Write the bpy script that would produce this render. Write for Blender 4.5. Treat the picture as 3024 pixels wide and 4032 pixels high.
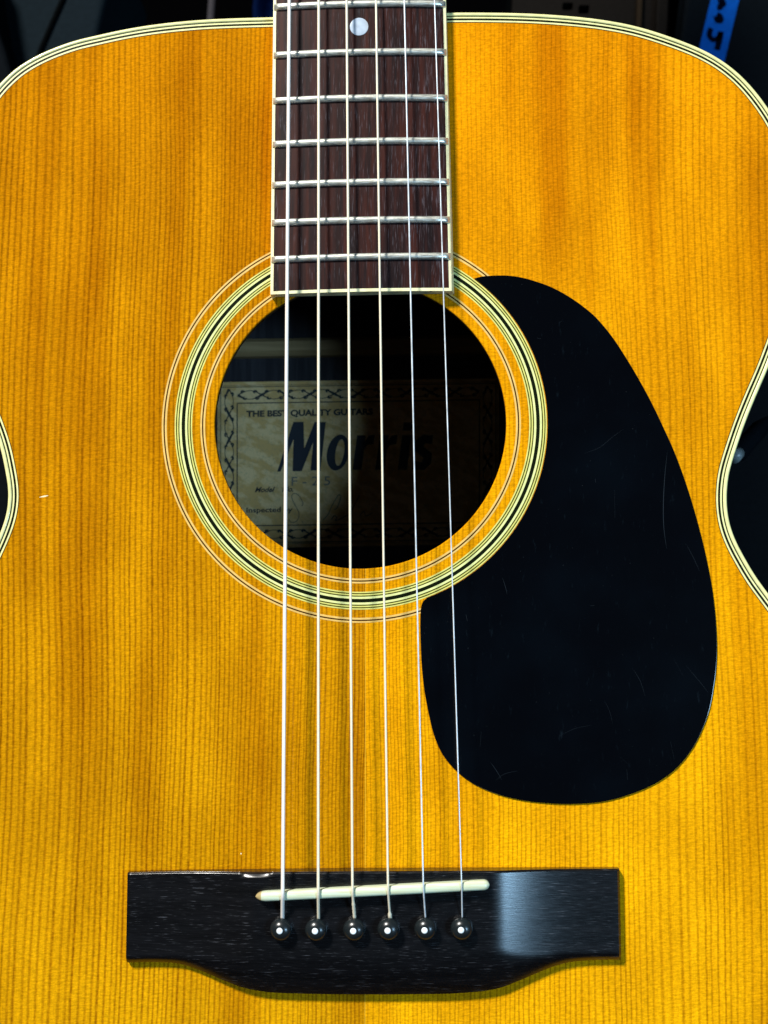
import bpy, bmesh, math, random
from mathutils import Vector, Matrix
from mathutils.geometry import tessellate_polygon

random.seed(7)
for o in list(bpy.data.objects): bpy.data.objects.remove(o, do_unlink=True)
SC = bpy.context.scene
COL = SC.collection
MM = 0.001
R90 = Matrix.Rotation(math.radians(90), 4, 'X')      # guitar frame (u right, v up the neck, h out of the top) -> world

# ------------------------------------------------------------------ camera
DIST = 450.0; PITCH = math.radians(6.5); YAW = math.radians(1.5); FPX = 4032*48/36
_back = Vector((math.sin(YAW)*math.cos(PITCH), -math.sin(PITCH), math.cos(YAW)*math.cos(PITCH)))
_right = Vector((0, 1, 0)).cross(_back).normalized()
_up = _back.cross(_right)
CAMP = _back*DIST
def P(px, py, h=0.0):
    """point (mm, guitar frame) at height h above the soundboard seen at photo pixel px, py"""
    d = _right*((px-1512)/FPX) - _up*((py-2016)/FPX) - _back
    t = (h-CAMP.z)/d.z
    return CAMP + d*t
cam = bpy.data.cameras.new('camera'); camo = bpy.data.objects.new('camera', cam); COL.objects.link(camo)
rot = Matrix((_right, _up, _back)).transposed().to_4x4()
camo.matrix_world = R90 @ (Matrix.Translation(CAMP*MM) @ rot)
cam.sensor_fit = 'VERTICAL'; cam.sensor_height = 36; cam.sensor_width = 27; cam.lens = 48
cam.clip_start = 0.01; cam.clip_end = 20
cam.dof.use_dof = True; cam.dof.focus_distance = 0.442; cam.dof.aperture_fstop = 20
SC.camera = camo
SC.render.resolution_x = 768; SC.render.resolution_y = 1024

# ------------------------------------------------------------------ world and lamps
w = bpy.data.worlds.new('World'); SC.world = w; w.use_nodes = True
w.node_tree.nodes['Background'].inputs[0].default_value = (0.75, 0.85, 1.0, 1)
w.node_tree.nodes['Background'].inputs[1].default_value = 0.022
SC.view_settings.view_transform = 'Standard'; SC.view_settings.look = 'None'
SC.view_settings.exposure = 0.0; SC.view_settings.gamma = 1.0
def area(name, slope, dist, sx, sy, power, col, target=(0, 0, 0)):
    l = bpy.data.lights.new(name, 'AREA'); l.shape = 'RECTANGLE'; l.size = sx; l.size_y = sy
    l.energy = power; l.color = col
    o = bpy.data.objects.new(name, l); COL.objects.link(o)
    d = Vector(slope).normalized()
    loc = Vector(target)*MM + d*dist
    q = d.to_track_quat('Z', 'Y').to_matrix().to_4x4()
    o.matrix_world = R90 @ (Matrix.Translation(loc) @ q)
    return o
area('ceiling_lamp', (-0.60, 0.95, 1), 3.0, 0.42, 0.42, 157, (1.0, 0.965, 0.90))
area('window_light', (0.73, -0.13, 1), 1.7, 0.20, 0.46, 16.5, (0.40, 0.70, 1.0), (10, -40, 0))

# ------------------------------------------------------------------ node helper
class NT:
    def __init__(s, name):
        s.m = bpy.data.materials.new(name); s.m.use_nodes = True
        s.t = s.m.node_tree; s.b = s.t.nodes['Principled BSDF']
    def n(s, typ, **kw):
        nd = s.t.nodes.new(typ)
        for k, v in kw.items(): setattr(nd, k, v)
        return nd
    def put(s, sock, v):
        if isinstance(v, bpy.types.NodeSocket): s.t.links.new(v, sock)
        elif isinstance(v, (tuple, list)) and len(v) == 3 and len(sock.default_value) == 4: sock.default_value = (*v, 1)
        else: sock.default_value = v
    def math(s, op, a, b=None, c=None, clamp=False):
        nd = s.n('ShaderNodeMath', operation=op, use_clamp=clamp)
        for i, v in enumerate((a, b, c)):
            if v is not None: s.put(nd.inputs[i], v)
        return nd.outputs[0]
    def xyz(s):
        tc = s.n('ShaderNodeTexCoord'); sp = s.n('ShaderNodeSeparateXYZ')
        v = s.n('ShaderNodeVectorMath', operation='SCALE'); s.put(v.inputs[0], tc.outputs['Object']); v.inputs['Scale'].default_value = 1000
        s.put(sp.inputs[0], v.outputs[0]); return sp.outputs[0], sp.outputs[1], sp.outputs[2]
    def vec(s, x, y, z=0.0):
        c = s.n('ShaderNodeCombineXYZ'); s.put(c.inputs[0], x); s.put(c.inputs[1], y); s.put(c.inputs[2], z); return c.outputs[0]
    def noise(s, v, scale=1.0, detail=2.0, rough=0.5, dim='3D'):
        nd = s.n('ShaderNodeTexNoise', noise_dimensions=dim)
        if dim == '1D': s.put(nd.inputs['W'], v)
        else: s.put(nd.inputs['Vector'], v)
        nd.inputs['Scale'].default_value = scale; nd.inputs['Detail'].default_value = detail; nd.inputs['Roughness'].default_value = rough
        return nd.outputs['Fac']
    def ramp(s, f, a, b, lo=0.0, hi=1.0, smooth=True):
        nd = s.n('ShaderNodeMapRange', interpolation_type='SMOOTHSTEP' if smooth else 'LINEAR')
        for i, v in enumerate((f, a, b, lo, hi)): s.put(nd.inputs[i], v)
        return nd.outputs[0]
    def mix(s, f, a, b, mode='MIX'):
        nd = s.n('ShaderNodeMix', data_type='RGBA', blend_type=mode)
        s.put(nd.inputs[0], f); s.put(nd.inputs[6], a); s.put(nd.inputs[7], b); return nd.outputs[2]
    def bump(s, h, dist, strength=1.0):
        nd = s.n('ShaderNodeBump'); s.put(nd.inputs['Height'], h); nd.inputs['Distance'].default_value = dist
        s.put(nd.inputs['Strength'], strength); s.put(s.b.inputs['Normal'], nd.outputs[0]); return nd.outputs[0]
    def set(s, **kw):
        names = dict(col='Base Color', rough='Roughness', metal='Metallic', spec='Specular IOR Level', coat='Coat Weight', coatr='Coat Roughness', aniso='Anisotropic')
        for k, v in kw.items(): s.put(s.b.inputs[names[k]], v)
        return s

SEAM = P(1437, 3990, 0).x
M = {}
def simple(name, col, rough=0.4, **kw):
    t = NT(name); x, y, z = t.xyz()
    nn = t.noise(t.vec(x, y, z), 0.35, 3)
    v = t.ramp(nn, 0.3, 0.7, 0.9, 1.08)
    c = t.mix(1.0, col, t.vec(v, v, v), 'MULTIPLY')
    t.set(col=c, rough=rough, **kw); M[name] = t.m; return t

def spruce():
    t = NT('spruce'); x, y, z = t.xyz()
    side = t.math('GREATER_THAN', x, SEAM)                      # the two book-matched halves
    big = t.noise(t.vec(t.math('MULTIPLY', x, 0.012), t.math('MULTIPLY', y, 0.006), 3.1), 1.0, 1)
    small = t.noise(t.vec(t.math('MULTIPLY', x, 0.25), t.math('MULTIPLY', y, 0.11), 1.7), 1.0, 2)
    d = t.math('ABSOLUTE', t.math('SUBTRACT', x, SEAM))
    d = t.math('ADD', d, t.math('MULTIPLY', t.math('SUBTRACT', big, 0.5), 9.0))
    d = t.math('ADD', d, t.math('MULTIPLY', t.math('SUBTRACT', small, 0.5), 0.55))
    d = t.math('MAXIMUM', t.math('ADD', d, 1.0), 0.05)
    n = t.math('MULTIPLY', t.math('LOGARITHM', t.math('ADD', t.math('MULTIPLY', d, 0.0075), 1.0), math.e), 112.0)
    n = t.math('ADD', n, t.math('MULTIPLY', side, 37.3))
    n = t.math('ADD', n, t.math('MULTIPLY', t.noise(t.math('MULTIPLY', n, 0.08), 1.0, 1, dim='1D'), 3.6))
    vo = t.n('ShaderNodeTexVoronoi', voronoi_dimensions='1D', feature='F1'); t.put(vo.inputs['W'], n)
    vo.inputs['Scale'].default_value = 1.0; vo.inputs['Randomness'].default_value = 0.30
    rnd = t.n('ShaderNodeSeparateColor'); t.put(rnd.inputs[0], vo.outputs['Color'])
    wid = t.ramp(side, 0, 1, 0.34, 0.27, False)
    line = t.ramp(vo.outputs['Distance'], 0.02, wid, 1.0, 0.0)
    brk = t.noise(t.vec(t.math('MULTIPLY', x, 0.9), t.math('MULTIPLY', y, 0.5), 9.0), 1.0, 3, 0.65)
    lw = t.math('MULTIPLY', line, t.math('MULTIPLY', t.ramp(rnd.outputs[0], 0, 1, 0.62, 1.0, False), t.ramp(brk, 0.3, 0.62, 0.55, 1.0)))
    lw = t.math('MULTIPLY', lw, t.ramp(side, 0, 1, 0.98, 0.80, False))
    reg = t.noise(t.vec(t.math('MULTIPLY', x, 0.02), t.math('MULTIPLY', y, 0.009), 12.0), 1.0, 1)
    up = t.math('MULTIPLY', t.ramp(y, -40, 90), side)
    lw = t.math('MULTIPLY', lw, t.math('MULTIPLY', t.ramp(reg, 0.35, 0.62, 0.78, 1.0), t.ramp(t.math('MULTIPLY', up, t.ramp(x, 60, 95, 1.0, 0.2)), 0, 1, 1.0, 0.62)))
    band = t.noise(t.vec(t.math('MULTIPLY', x, 0.045), t.math('MULTIPLY', y, 0.0022), 5.0), 1.0, 3, 0.6)
    silk = t.noise(t.vec(t.math('ADD', t.math('MULTIPLY', x, 0.42), t.math('MULTIPLY', y, 0.2)), t.math('ADD', t.math('MULTIPLY', y, 1.7), t.math('MULTIPLY', x, -0.2)), 2.0), 1.0, 4, 0.7)
    fib = t.noise(t.vec(t.math('MULTIPLY', x, 3.5), t.math('MULTIPLY', y, 0.16), 4.0), 1.0, 3, 0.6)
    tone_y = t.ramp(y, -190, 150, 0.0, 1.0, False)  # earlywood grades from yellow at the bottom to darker orange at the top
    early = t.mix(tone_y, (0.86, 0.420, 0.0025), (0.71, 0.262, 0.0018))
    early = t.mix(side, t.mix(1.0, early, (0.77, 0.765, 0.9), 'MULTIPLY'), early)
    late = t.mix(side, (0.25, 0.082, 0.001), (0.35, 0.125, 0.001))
    c = t.mix(lw, early, late)
    c = t.mix(t.ramp(band, 0.46, 0.70, 0.0, 0.60), c, t.mix(1.0, c, (0.68, 0.54, 0.42), 'MULTIPLY'))
    # darker mineral streaks that run with the grain, and paler stretches
    def streak(px0, px1, wdt, ya, yb, f, k):
        nonlocal c
        xa, xb = P(px0, ya).x, P(px1, yb).x; y0_, y1_ = P(1500, yb).y, P(1500, ya).y
        xc = t.ramp(y, y1_, y0_, xa, xb, False)
        dd = t.math('ABSOLUTE', t.math('SUBTRACT', t.math('ADD', x, t.math('MULTIPLY', small, 4.0)), t.math('ADD', xc, 2.0)))
        m_ = t.math('MULTIPLY', t.ramp(dd, wdt*0.2, wdt, 1.0, 0.0), t.math('MULTIPLY', t.ramp(y, y0_, y0_+45), t.ramp(y, y1_-45, y1_, 1.0, 0.0)))
        m_ = t.math('MULTIPLY', m_, t.ramp(big, 0.25, 0.65, f*0.6, f))
        c = t.mix(m_, c, t.mix(1.0, c, k, 'MULTIPLY'))
    DK = (0.73, 0.60, 0.5)
    streak(2170, 2190, 9, -400, 1250, 0.85, DK); streak(2480, 2520, 5, -100, 900, 0.5, DK); streak(2990, 3040, 8, 300, 1700, 0.6, DK)
    streak(960, 940, 11, 100, 1500, 0.55, DK); streak(640, 620, 7, 1000, 2100, 0.5, DK); streak(330, 290, 14, 700, 3300, 0.6, DK)
    streak(560, 540, 5, 2300, 3600, 0.5, DK); streak(1060, 1040, 5, 2500, 4100, 0.45, DK); streak(1130, 1110, 12, 2200, 4100, 0.45, (0.84, 0.79, 0.7))
    streak(1400, 1405, 4, 2400, 4300, 0.6, DK); streak(1040, 1040, 3.5, 100, 1200, 0.7, (0.8, 0.68, 0.6)); streak(400, 380, 5, 250, 1500, 0.45, DK)
    streak(2900, 2950, 4, 2600, 4200, 0.5, (0.88, 0.8, 0.7)); streak(120, 90, 8, 700, 2600, 0.45, DK)
    sv = t.ramp(silk, 0.30, 0.70, 0.76, 1.18); c = t.mix(1.0, c, t.vec(sv, sv, sv), 'MULTIPLY')
    pat = t.noise(t.vec(t.math('MULTIPLY', x, 0.035), t.math('MULTIPLY', y, 0.016), 21.0), 1.0, 2, 0.6)
    pv = t.ramp(pat, 0.3, 0.7, 0.86, 1.10); c = t.mix(1.0, c, t.vec(pv, t.math('POWER', pv, 1.25), pv), 'MULTIPLY')
    spk = t.noise(t.vec(x, t.math('MULTIPLY', y, 1.3), 31.0), 1.6, 2, 0.6)
    kv = t.ramp(spk, 0.35, 0.68, 0.93, 1.10); c = t.mix(1.0, c, t.vec(kv, kv, kv), 'MULTIPLY')
    fv = t.ramp(fib, 0.25, 0.75, 0.90, 1.08); c = t.mix(1.0, c, t.vec(fv, fv, fv), 'MULTIPLY')
    # short dark medullary checks near the seam
    ck = t.noise(t.vec(t.math('MULTIPLY', x, 0.30), t.math('MULTIPLY', y, 3.2), 7.7), 1.0, 2, 0.5)
    ckm = t.math('MULTIPLY', t.ramp(ck, 0.69, 0.76, 0.0, 0.55), t.ramp(t.math('ABSOLUTE', t.math('SUBTRACT', x, SEAM+9)), 14, 60, 1.0, 0.15))
    c = t.mix(ckm, c, (0.30, 0.10, 0.002))
    sl = t.ramp(t.math('ABSOLUTE', t.math('SUBTRACT', x, SEAM)), 0.05, 0.16, 0.5, 0.0)
    c = t.mix(sl, c, (0.86, 0.55, 0.05))
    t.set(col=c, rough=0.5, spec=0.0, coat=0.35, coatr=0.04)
    h = t.math('ADD', t.math('MULTIPLY', line, -0.9), t.math('MULTIPLY', silk, 0.35))
    nb = t.bump(h, 0.00009, 0.75)
    M['spruce'] = t.m
spruce()

def dark_wood(name, along, c0, c1, cs, rough, pore=0.6, sx=0.16, sy=2.6, spec=0.5, lo=0.60, hi=0.76, bmp=0.000018):
    t = NT(name); x, y, z = t.xyz()
    a, b = (x, y) if along == 'x' else (y, x)
    b = t.math('ADD', b, t.math('MULTIPLY', t.noise(t.vec(t.math('MULTIPLY', a, 0.03), t.math('MULTIPLY', b, 0.03), 0.3), 1, 1), 2.5))
    g = t.noise(t.vec(t.math('MULTIPLY', a, 0.018), t.math('MULTIPLY', b, 0.34), 1.0), 1.0, 4, 0.65)
    p = t.noise(t.vec(t.math('MULTIPLY', a, sx), t.math('MULTIPLY', b, sy), t.math('MULTIPLY', z, 0.5)), 1.0, 3, 0.6)
    cl = t.noise(t.vec(t.math('MULTIPLY', x, 0.06), t.math('MULTIPLY', y, 0.06), 8.0), 1.0, 1)
    c = t.mix(t.ramp(g, 0.35, 0.68), c0, c1)
    pm = t.math('MULTIPLY', t.ramp(p, lo, hi, 0.0, pore), t.ramp(cl, 0.3, 0.6, 0.35, 1.0))
    if name == 'rosewood_fretboard':
        pm = t.math('MULTIPLY', t.ramp(p, t.ramp(x, -28, 18, lo, lo-0.05, False), t.ramp(x, -28, 18, hi, hi-0.03, False), 0.0, pore), t.ramp(cl, 0.3, 0.6, 0.45, 1.0))
    c = t.mix(pm, c, cs)
    t.set(col=c, rough=t.ramp(p, 0.3, 0.8, rough-0.05, rough+0.06), spec=spec)
    t.bump(p, bmp, 0.8); M[name] = t.m; return t
dark_wood('ebonized_wood', 'x', (0.0012, 0.0016, 0.0024), (0.0040, 0.0045, 0.0060), (0.085, 0.09, 0.105), 0.27, 0.75, 0.22, 3.2, 0.65, 0.60, 0.74)
dark_wood('rosewood_fretboard', 'y', (0.010, 0.0055, 0.0065), (0.045, 0.0115, 0.008), (0.13, 0.12, 0.14), 0.46, 0.5, 0.16, 2.6, 0.10, 0.58, 0.72)
dark_wood('rosewood_body', 'y', (0.014, 0.013, 0.016), (0.034, 0.032, 0.036), (0.008, 0.007, 0.008), 0.45, 0.5, 0.1, 1.2, 0.3)
dark_wood('mahogany', 'y', (0.10, 0.035, 0.018), (0.16, 0.06, 0.03), (0.04, 0.015, 0.01), 0.35, 0.5, 0.1, 2.0, 0.4)
dark_wood('brace_wood', 'x', (0.22, 0.15, 0.07), (0.30, 0.21, 0.10), (0.22, 0.14, 0.07), 0.6, 0.5, 0.1, 2.0, 0.2)
simple('cream_plastic', (0.82, 0.80, 0.37), 0.28, coat=0.4, coatr=0.08)
simple('fretboard_binding', (0.86, 0.83, 0.50), 0.30)
simple('cream_inlay', (0.68, 0.67, 0.18), 0.35, coat=0.5, coatr=0.06)
simple('pale_inlay', (0.74, 0.78, 0.32), 0.35, coat=0.5, coatr=0.06)
simple('tan_inlay', (0.76, 0.50, 0.14), 0.35, coat=0.5, coatr=0.06)
simple('olive_inlay', (0.055, 0.050, 0.001), 0.35, spec=0.08)
simple('green_inlay', (0.02, 0.03, 0.006), 0.35, spec=0.08)
simple('black_inlay', (0.006, 0.009, 0.003), 0.3, spec=0.08)
simple('brown_inlay', (0.055, 0.018, 0.001), 0.35, spec=0.08)
simple('pin_plastic', (0.010, 0.014, 0.016), 0.27, spec=0.5)
simple('pearl', (0.44, 0.52, 0.62), 0.25)
simple('pin_dot_white', (0.85, 0.92, 0.95), 0.3)
simple('scuff', (0.012, 0.017, 0.023), 0.5, spec=0.1)
simple('print_ink', (0.018, 0.022, 0.022), 0.7)
simple('logo_ink', (0.008, 0.012, 0.020), 0.6)
simple('pencil_ink', (0.09, 0.085, 0.06), 0.7)
simple('stamp_ink', (0.13, 0.13, 0.11), 0.7)
simple('dimmed_inner_wood', (0.05, 0.024, 0.008), 0.7, spec=0.1)
simple('wood_dent', (0.95, 0.85, 0.55), 0.4)

t = NT('bone'); x, y, z = t.xyz()
nb = t.noise(t.vec(t.math('MULTIPLY', x, 0.1), t.math('MULTIPLY', y, 1.3), z), 1.0, 3)
c = t.mix(t.ramp(nb, 0.35, 0.7), (0.66, 0.78, 0.60), (0.60, 0.64, 0.42))
c = t.mix(t.ramp(x, P(1028, 3530, 11).x-0.15, P(1028, 3530, 11).x+0.15, 1.0, 0.0), c, (0.46, 0.36, 0.17))
t.set(col=c, rough=0.32); M['bone'] = t.m

t = NT('pickguard_plastic'); x, y, z = t.xyz()
n1 = t.noise(t.vec(t.math('MULTIPLY', x, 0.03), t.math('MULTIPLY', y, 0.03), 1.0), 1.0, 3)
n2 = t.noise(t.vec(t.math('MULTIPLY', x, 0.5), t.math('MULTIPLY', y, 0.12), 1.0), 1.0, 4, 0.7)
n3 = t.noise(t.vec(x, y, 1.0), 1.7, 2)
c = t.mix(t.ramp(n1, 0.4, 0.75), (0.0006, 0.0011, 0.0022), (0.0010, 0.0022, 0.0042))
c = t.mix(t.ramp(n2, 0.60, 0.80, 0.0, 0.35), c, (0.012, 0.022, 0.032))
c = t.mix(t.ramp(n3, 0.77, 0.82, 0.0, 0.5), c, (0.06, 0.07, 0.08))
t.set(col=c, rough=0.13, spec=0.4); M['pickguard_plastic'] = t.m

def metal(name, col, rough, met, sc=(0.2, 3.0), dark=0.75):
    t = NT(name); x, y, z = t.xyz()
    n1 = t.noise(t.vec(t.math('MULTIPLY', x, sc[0]), t.math('MULTIPLY', y, sc[1]), z), 1.0, 4, 0.7)
    c = t.mix(t.ramp(n1, 0.35, 0.65), tuple(k*dark for k in col), col)
    t.set(col=c, rough=t.ramp(n1, 0.3, 0.7, rough-0.08, rough+0.1), metal=met); M[name] = t.m
metal('wound_string_bronze', (0.92, 0.84, 0.64), 0.42, 0.1, (1.0, 6.0), 0.88)
metal('thick_string_bronze', (0.97, 0.90, 0.83), 0.42, 0.1, (1.0, 6.0), 0.9)
metal('plain_string_steel', (0.84, 0.93, 1.0), 0.34, 0.25, (1.0, 0.2))
metal('fret_nickel', (0.97, 1.0, 0.90), 0.34, 0.72, (0.25, 5.0), 0.6)
metal('stand_steel', (0.035, 0.033, 0.04), 0.5, 0.1)

t = NT('label_paper'); x, y, z = t.xyz()
n1 = t.noise(t.vec(t.math('MULTIPLY', x, 0.10), t.math('ADD', t.math('MULTIPLY', y, 0.16), t.math('MULTIPLY', x, 0.05)), 2.0), 1.0, 5, 0.62)
n2 = t.noise(t.vec(t.math('MULTIPLY', x, 0.30), t.math('MULTIPLY', y, 0.22), 6.0), 1.0, 3, 0.6)
c = t.mix(t.ramp(n1, 0.44, 0.56), (0.72, 0.50, 0.24), (0.58, 0.36, 0.13))
ln = t.math('ABSOLUTE', t.math('SUBTRACT', n2, 0.5)); c = t.mix(t.ramp(ln, 0.0, 0.02, 0.45, 0.0), c, (0.30, 0.26, 0.15))
t.set(col=c, rough=0.8, spec=0.1); M['label_paper'] = t.m

# background materials
simple('case_fabric', (0.0062, 0.0110, 0.0150), 0.75, spec=0.02)
simple('case_seam', (0.0008, 0.0014, 0.0018), 0.8, spec=0.02)
simple('dark_fabric', (0.0035, 0.005, 0.007), 0.8, spec=0.02)
simple('blue_cloth', (0.0005, 0.004, 0.024), 0.8, spec=0.02)
simple('brown_case', (0.0065, 0.0054, 0.0046), 0.55, spec=0.02)
simple('tan_trim', (0.018, 0.012, 0.007), 0.5, spec=0.02)
simple('black_vinyl', (0.0030, 0.0048, 0.0068), 0.6, spec=0.02)
simple('blue_tape', (0.003, 0.085, 0.42), 0.6, spec=0.02)
simple('marker_ink', (0.0004, 0.002, 0.010), 0.8, spec=0.02)
simple('wall_paint', (0.0008, 0.0008, 0.001), 0.9, spec=0.0)
simple('floor_dark', (0.012, 0.010, 0.009), 0.6, spec=0.02)

# ------------------------------------------------------------------ mesh helpers (mm in, guitar frame)
def mesh(name, verts, faces, mat, parent=None, smooth=False, **props):
    me = bpy.data.meshes.new(name)
    me.from_pydata([(v[0]*MM, v[1]*MM, v[2]*MM) for v in verts], [], faces)
    me.update()
    bm = bmesh.new(); bm.from_mesh(me); bmesh.ops.recalc_face_normals(bm, faces=bm.faces); bm.to_mesh(me); bm.free()
    me.materials.append(M[mat])
    if smooth: me.polygons.foreach_set('use_smooth', [True]*len(me.polygons))
    o = bpy.data.objects.new(name, me); COL.objects.link(o)
    if parent: o.parent = parent
    for k, v in props.items(): o[k] = v
    return o
def thing(name, label, cat, loc=(0, 0, 0), group=None):
    e = bpy.data.objects.new(name, None); COL.objects.link(e)
    e.matrix_world = R90 @ Matrix.Translation(Vector(loc)*MM)
    e.empty_display_size = 0.05
    e['label'] = label; e['category'] = cat
    if group: e['group'] = group
    return e
def fix_up(o): return o
def sheet(name, poly, h, mat, parent, holes=(), **props):
    """flat facing +h"""
    loops = [[Vector((p[0], p[1], 0)) for p in poly]] + [[Vector((p[0], p[1], 0)) for p in hl] for hl in holes]
    tri = tessellate_polygon(loops)
    vs = [(p[0], p[1], h) for lp in loops for p in lp]
    return mesh(name, vs, [tuple(f) for f in tri], mat, parent, **props)
def slab(name, poly, h0, h1, mat, parent, holes=(), bevel=0.0, **props):
    loops = [list(poly)] + [list(hl) for hl in holes]
    vl = [[Vector((p[0], p[1], 0)) for p in lp] for lp in loops]
    tri = [tuple(f) for f in tessellate_polygon(vl)]
    flat = [p for lp in loops for p in lp]; N = len(flat)
    ST = 4 if bevel else 0
    vs = []
    for q in range(ST+1):
        an = math.pi/2*q/ST if ST else 0
        d, z = (bevel*(1-math.sin(an)), h1-bevel*(1-math.cos(an))) if ST else (0, h1)
        for k_, lp in enumerate(loops):
            vs += [(p[0], p[1], z) for p in (offset_closed(lp, d if k_ == 0 else -d) if d > 1e-6 else lp)]
    vs += [(p[0], p[1], h0) for p in flat]
    R_ = ST+1
    fs = list(tri)+[tuple(i+R_*N for i in f[::-1]) for f in tri]
    s = 0
    for lp in loops:
        n = len(lp)
        for i in range(n):
            a, b = s+i, s+(i+1) % n
            for q in range(R_): fs.append((q*N+a, q*N+b, (q+1)*N+b, (q+1)*N+a))
        s += n
    return mesh(name, vs, fs, mat, parent, **props)
def area2(p): return 0.5*sum(p[i][0]*p[(i+1) % len(p)][1]-p[(i+1) % len(p)][0]*p[i][1] for i in range(len(p)))
def offset_closed(p, d):
    """move a closed loop inwards by d (mm)"""
    n = len(p); s = 1 if area2(p) > 0 else -1; out = []
    for i in range(n):
        a, b = Vector(p[i-1][:2]), Vector(p[(i+1) % n][:2]); tt = (b-a).normalized()
        out.append((p[i][0]-tt.y*d*s, p[i][1]+tt.x*d*s))
    return out
def catmull(pts, k=8, closed=True):
    n = len(pts); out = []
    rng = range(n) if closed else range(n-1)
    for i in rng:
        g = lambda j: Vector(pts[j % n][:2]) if closed else Vector(pts[max(0, min(n-1, j))][:2])
        p0, p1, p2, p3 = g(i-1), g(i), g(i+1), g(i+2)
        # centripetal
        def tj(ti, a, b): return ti+max(1e-6, (b-a).length)**0.5
        t0 = 0; t1 = tj(t0, p0, p1); t2 = tj(t1, p1, p2); t3 = tj(t2, p2, p3)
        if (p1-p0).length < 1e-6: t1 = (p2-p1).length**0.5; t2 = 2*t1; t3 = t2+max(1e-6, (p3-p2).length)**0.5
        for q in range(k):
            t = t1+(t2-t1)*q/k
            if (p1-p0).length < 1e-6: A1 = p1
            else: A1 = p0*((t1-t)/(t1-t0))+p1*((t-t0)/(t1-t0))
            A2 = p1*((t2-t)/(t2-t1))+p2*((t-t1)/(t2-t1))
            A3 = p2 if (p3-p2).length < 1e-6 else p2*((t3-t)/(t3-t2))+p3*((t-t2)/(t3-t2))
            B1 = A1*((t2-t)/(t2-t0))+A2*((t-t0)/(t2-t0))
            B2 = A2*((t3-t)/(t3-t1))+A3*((t-t1)/(t3-t1))
            cc = B1*((t2-t)/(t2-t1))+B2*((t-t1)/(t2-t1))
            out.append((cc.x, cc.y))
    if not closed: out.append(tuple(pts[-1][:2]))
    return out
def resample(p, step):
    out = [p[0]]; acc = 0
    n = len(p)
    for i in range(n):
        a, b = Vector(p[i]), Vector(p[(i+1) % n]); L = (b-a).length
        if L == 0: continue
        t = step-acc
        while t <= L:
            q = a+(b-a)*(t/L); out.append((q.x, q.y)); t += step
        acc = (acc+L) % step if t > L else acc
        acc = L-(t-step)
    return out
def smooth_closed(p, it):
    n = len(p)
    for _ in range(it):
        p = [((p[i-1][0]+2*p[i][0]+p[(i+1) % n][0])/4, (p[i-1][1]+2*p[i][1]+p[(i+1) % n][1])/4) for i in range(n)]
    return p
def ring_strip(name, a, b, h, mat, parent, **props):
    n = len(a); vs = [(q[0], q[1], h) for q in a]+[(q[0], q[1], h) for q in b]
    return mesh(name, vs, [(i, (i+1) % n, n+(i+1) % n, n+i) for i in range(n)], mat, parent, **props)
def tube(name, path, radii, mat, parent, seg=12, **props):
    pts = [Vector(p) for p in path]; vs = []; fs = []
    for i, p in enumerate(pts):
        tg = (pts[min(i+1, len(pts)-1)]-pts[max(i-1, 0)]).normalized()
        ref = Vector((0, 0, 1)) if abs(tg.z) < 0.9 else Vector((1, 0, 0))
        s = tg.cross(ref).normalized(); u = s.cross(tg); r = radii[i] if isinstance(radii, list) else radii
        for k in range(seg):
            a = 2*math.pi*k/seg; q = p+s*(r*math.cos(a))+u*(r*math.sin(a)); vs.append(tuple(q))
    for i in range(len(pts)-1):
        for k in range(seg):
            fs.append((i*seg+k, i*seg+(k+1) % seg, (i+1)*seg+(k+1) % seg, (i+1)*seg+k))
    fs.append(tuple(range(seg))); fs.append(tuple((len(pts)-1)*seg+k for k in range(seg)))
    return mesh(name, vs, fs, mat, parent, True, **props)
def ribbon_geo(path, wd, h, vs, fs):
    """flat printed line"""
    n = len(path); base = len(vs)
    for i, p in enumerate(path):
        a, b = Vector(path[max(0, i-1)][:2]), Vector(path[min(n-1, i+1)][:2]); tt = (b-a)
        if tt.length == 0: tt = Vector((1, 0))
        tt.normalize(); ww = (wd[i] if isinstance(wd, list) else wd)/2
        vs.append((p[0]-tt.y*ww, p[1]+tt.x*ww, h)); vs.append((p[0]+tt.y*ww, p[1]-tt.x*ww, h))
    for i in range(n-1): fs.append((base+2*i, base+2*i+1, base+2*i+3, base+2*i+2))
def lathe(name, prof, mat, parent, seg=32, mtx=None, **props):
    vs = []; fs = []
    for r, z in prof:
        for k in range(seg):
            a = 2*math.pi*k/seg; v = Vector((r*math.cos(a), r*math.sin(a), z)); vs.append(tuple(mtx @ v if mtx else v))
    for i in range(len(prof)-1):
        for k in range(seg): fs.append((i*seg+k, i*seg+(k+1) % seg, (i+1)*seg+(k+1) % seg, (i+1)*seg+k))
    fs.append(tuple((len(prof)-1)*seg+k for k in range(seg))); fs.append(tuple(range(seg)))
    return mesh(name, vs, fs, mat, parent, True, **props)
def box_geo(c, s, vs, fs):
    b = len(vs)
    for dx in (-1, 1):
        for dy in (-1, 1):
            for dz in (-1, 1): vs.append((c[0]+dx*s[0]/2, c[1]+dy*s[1]/2, c[2]+dz*s[2]/2))
    for f in ((0, 1, 3, 2), (4, 6, 7, 5), (0, 4, 5, 1), (2, 3, 7, 6), (0, 2, 6, 4), (1, 5, 7, 3)): fs.append(tuple(b+i for i in f))

# ================================================================== the guitar
G = thing('acoustic_guitar', 'old flat-top acoustic guitar with amber spruce top, cream binding and black pickguard', 'guitar', (0, -330, 0))
GO = Vector((0, -330, 0))
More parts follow.
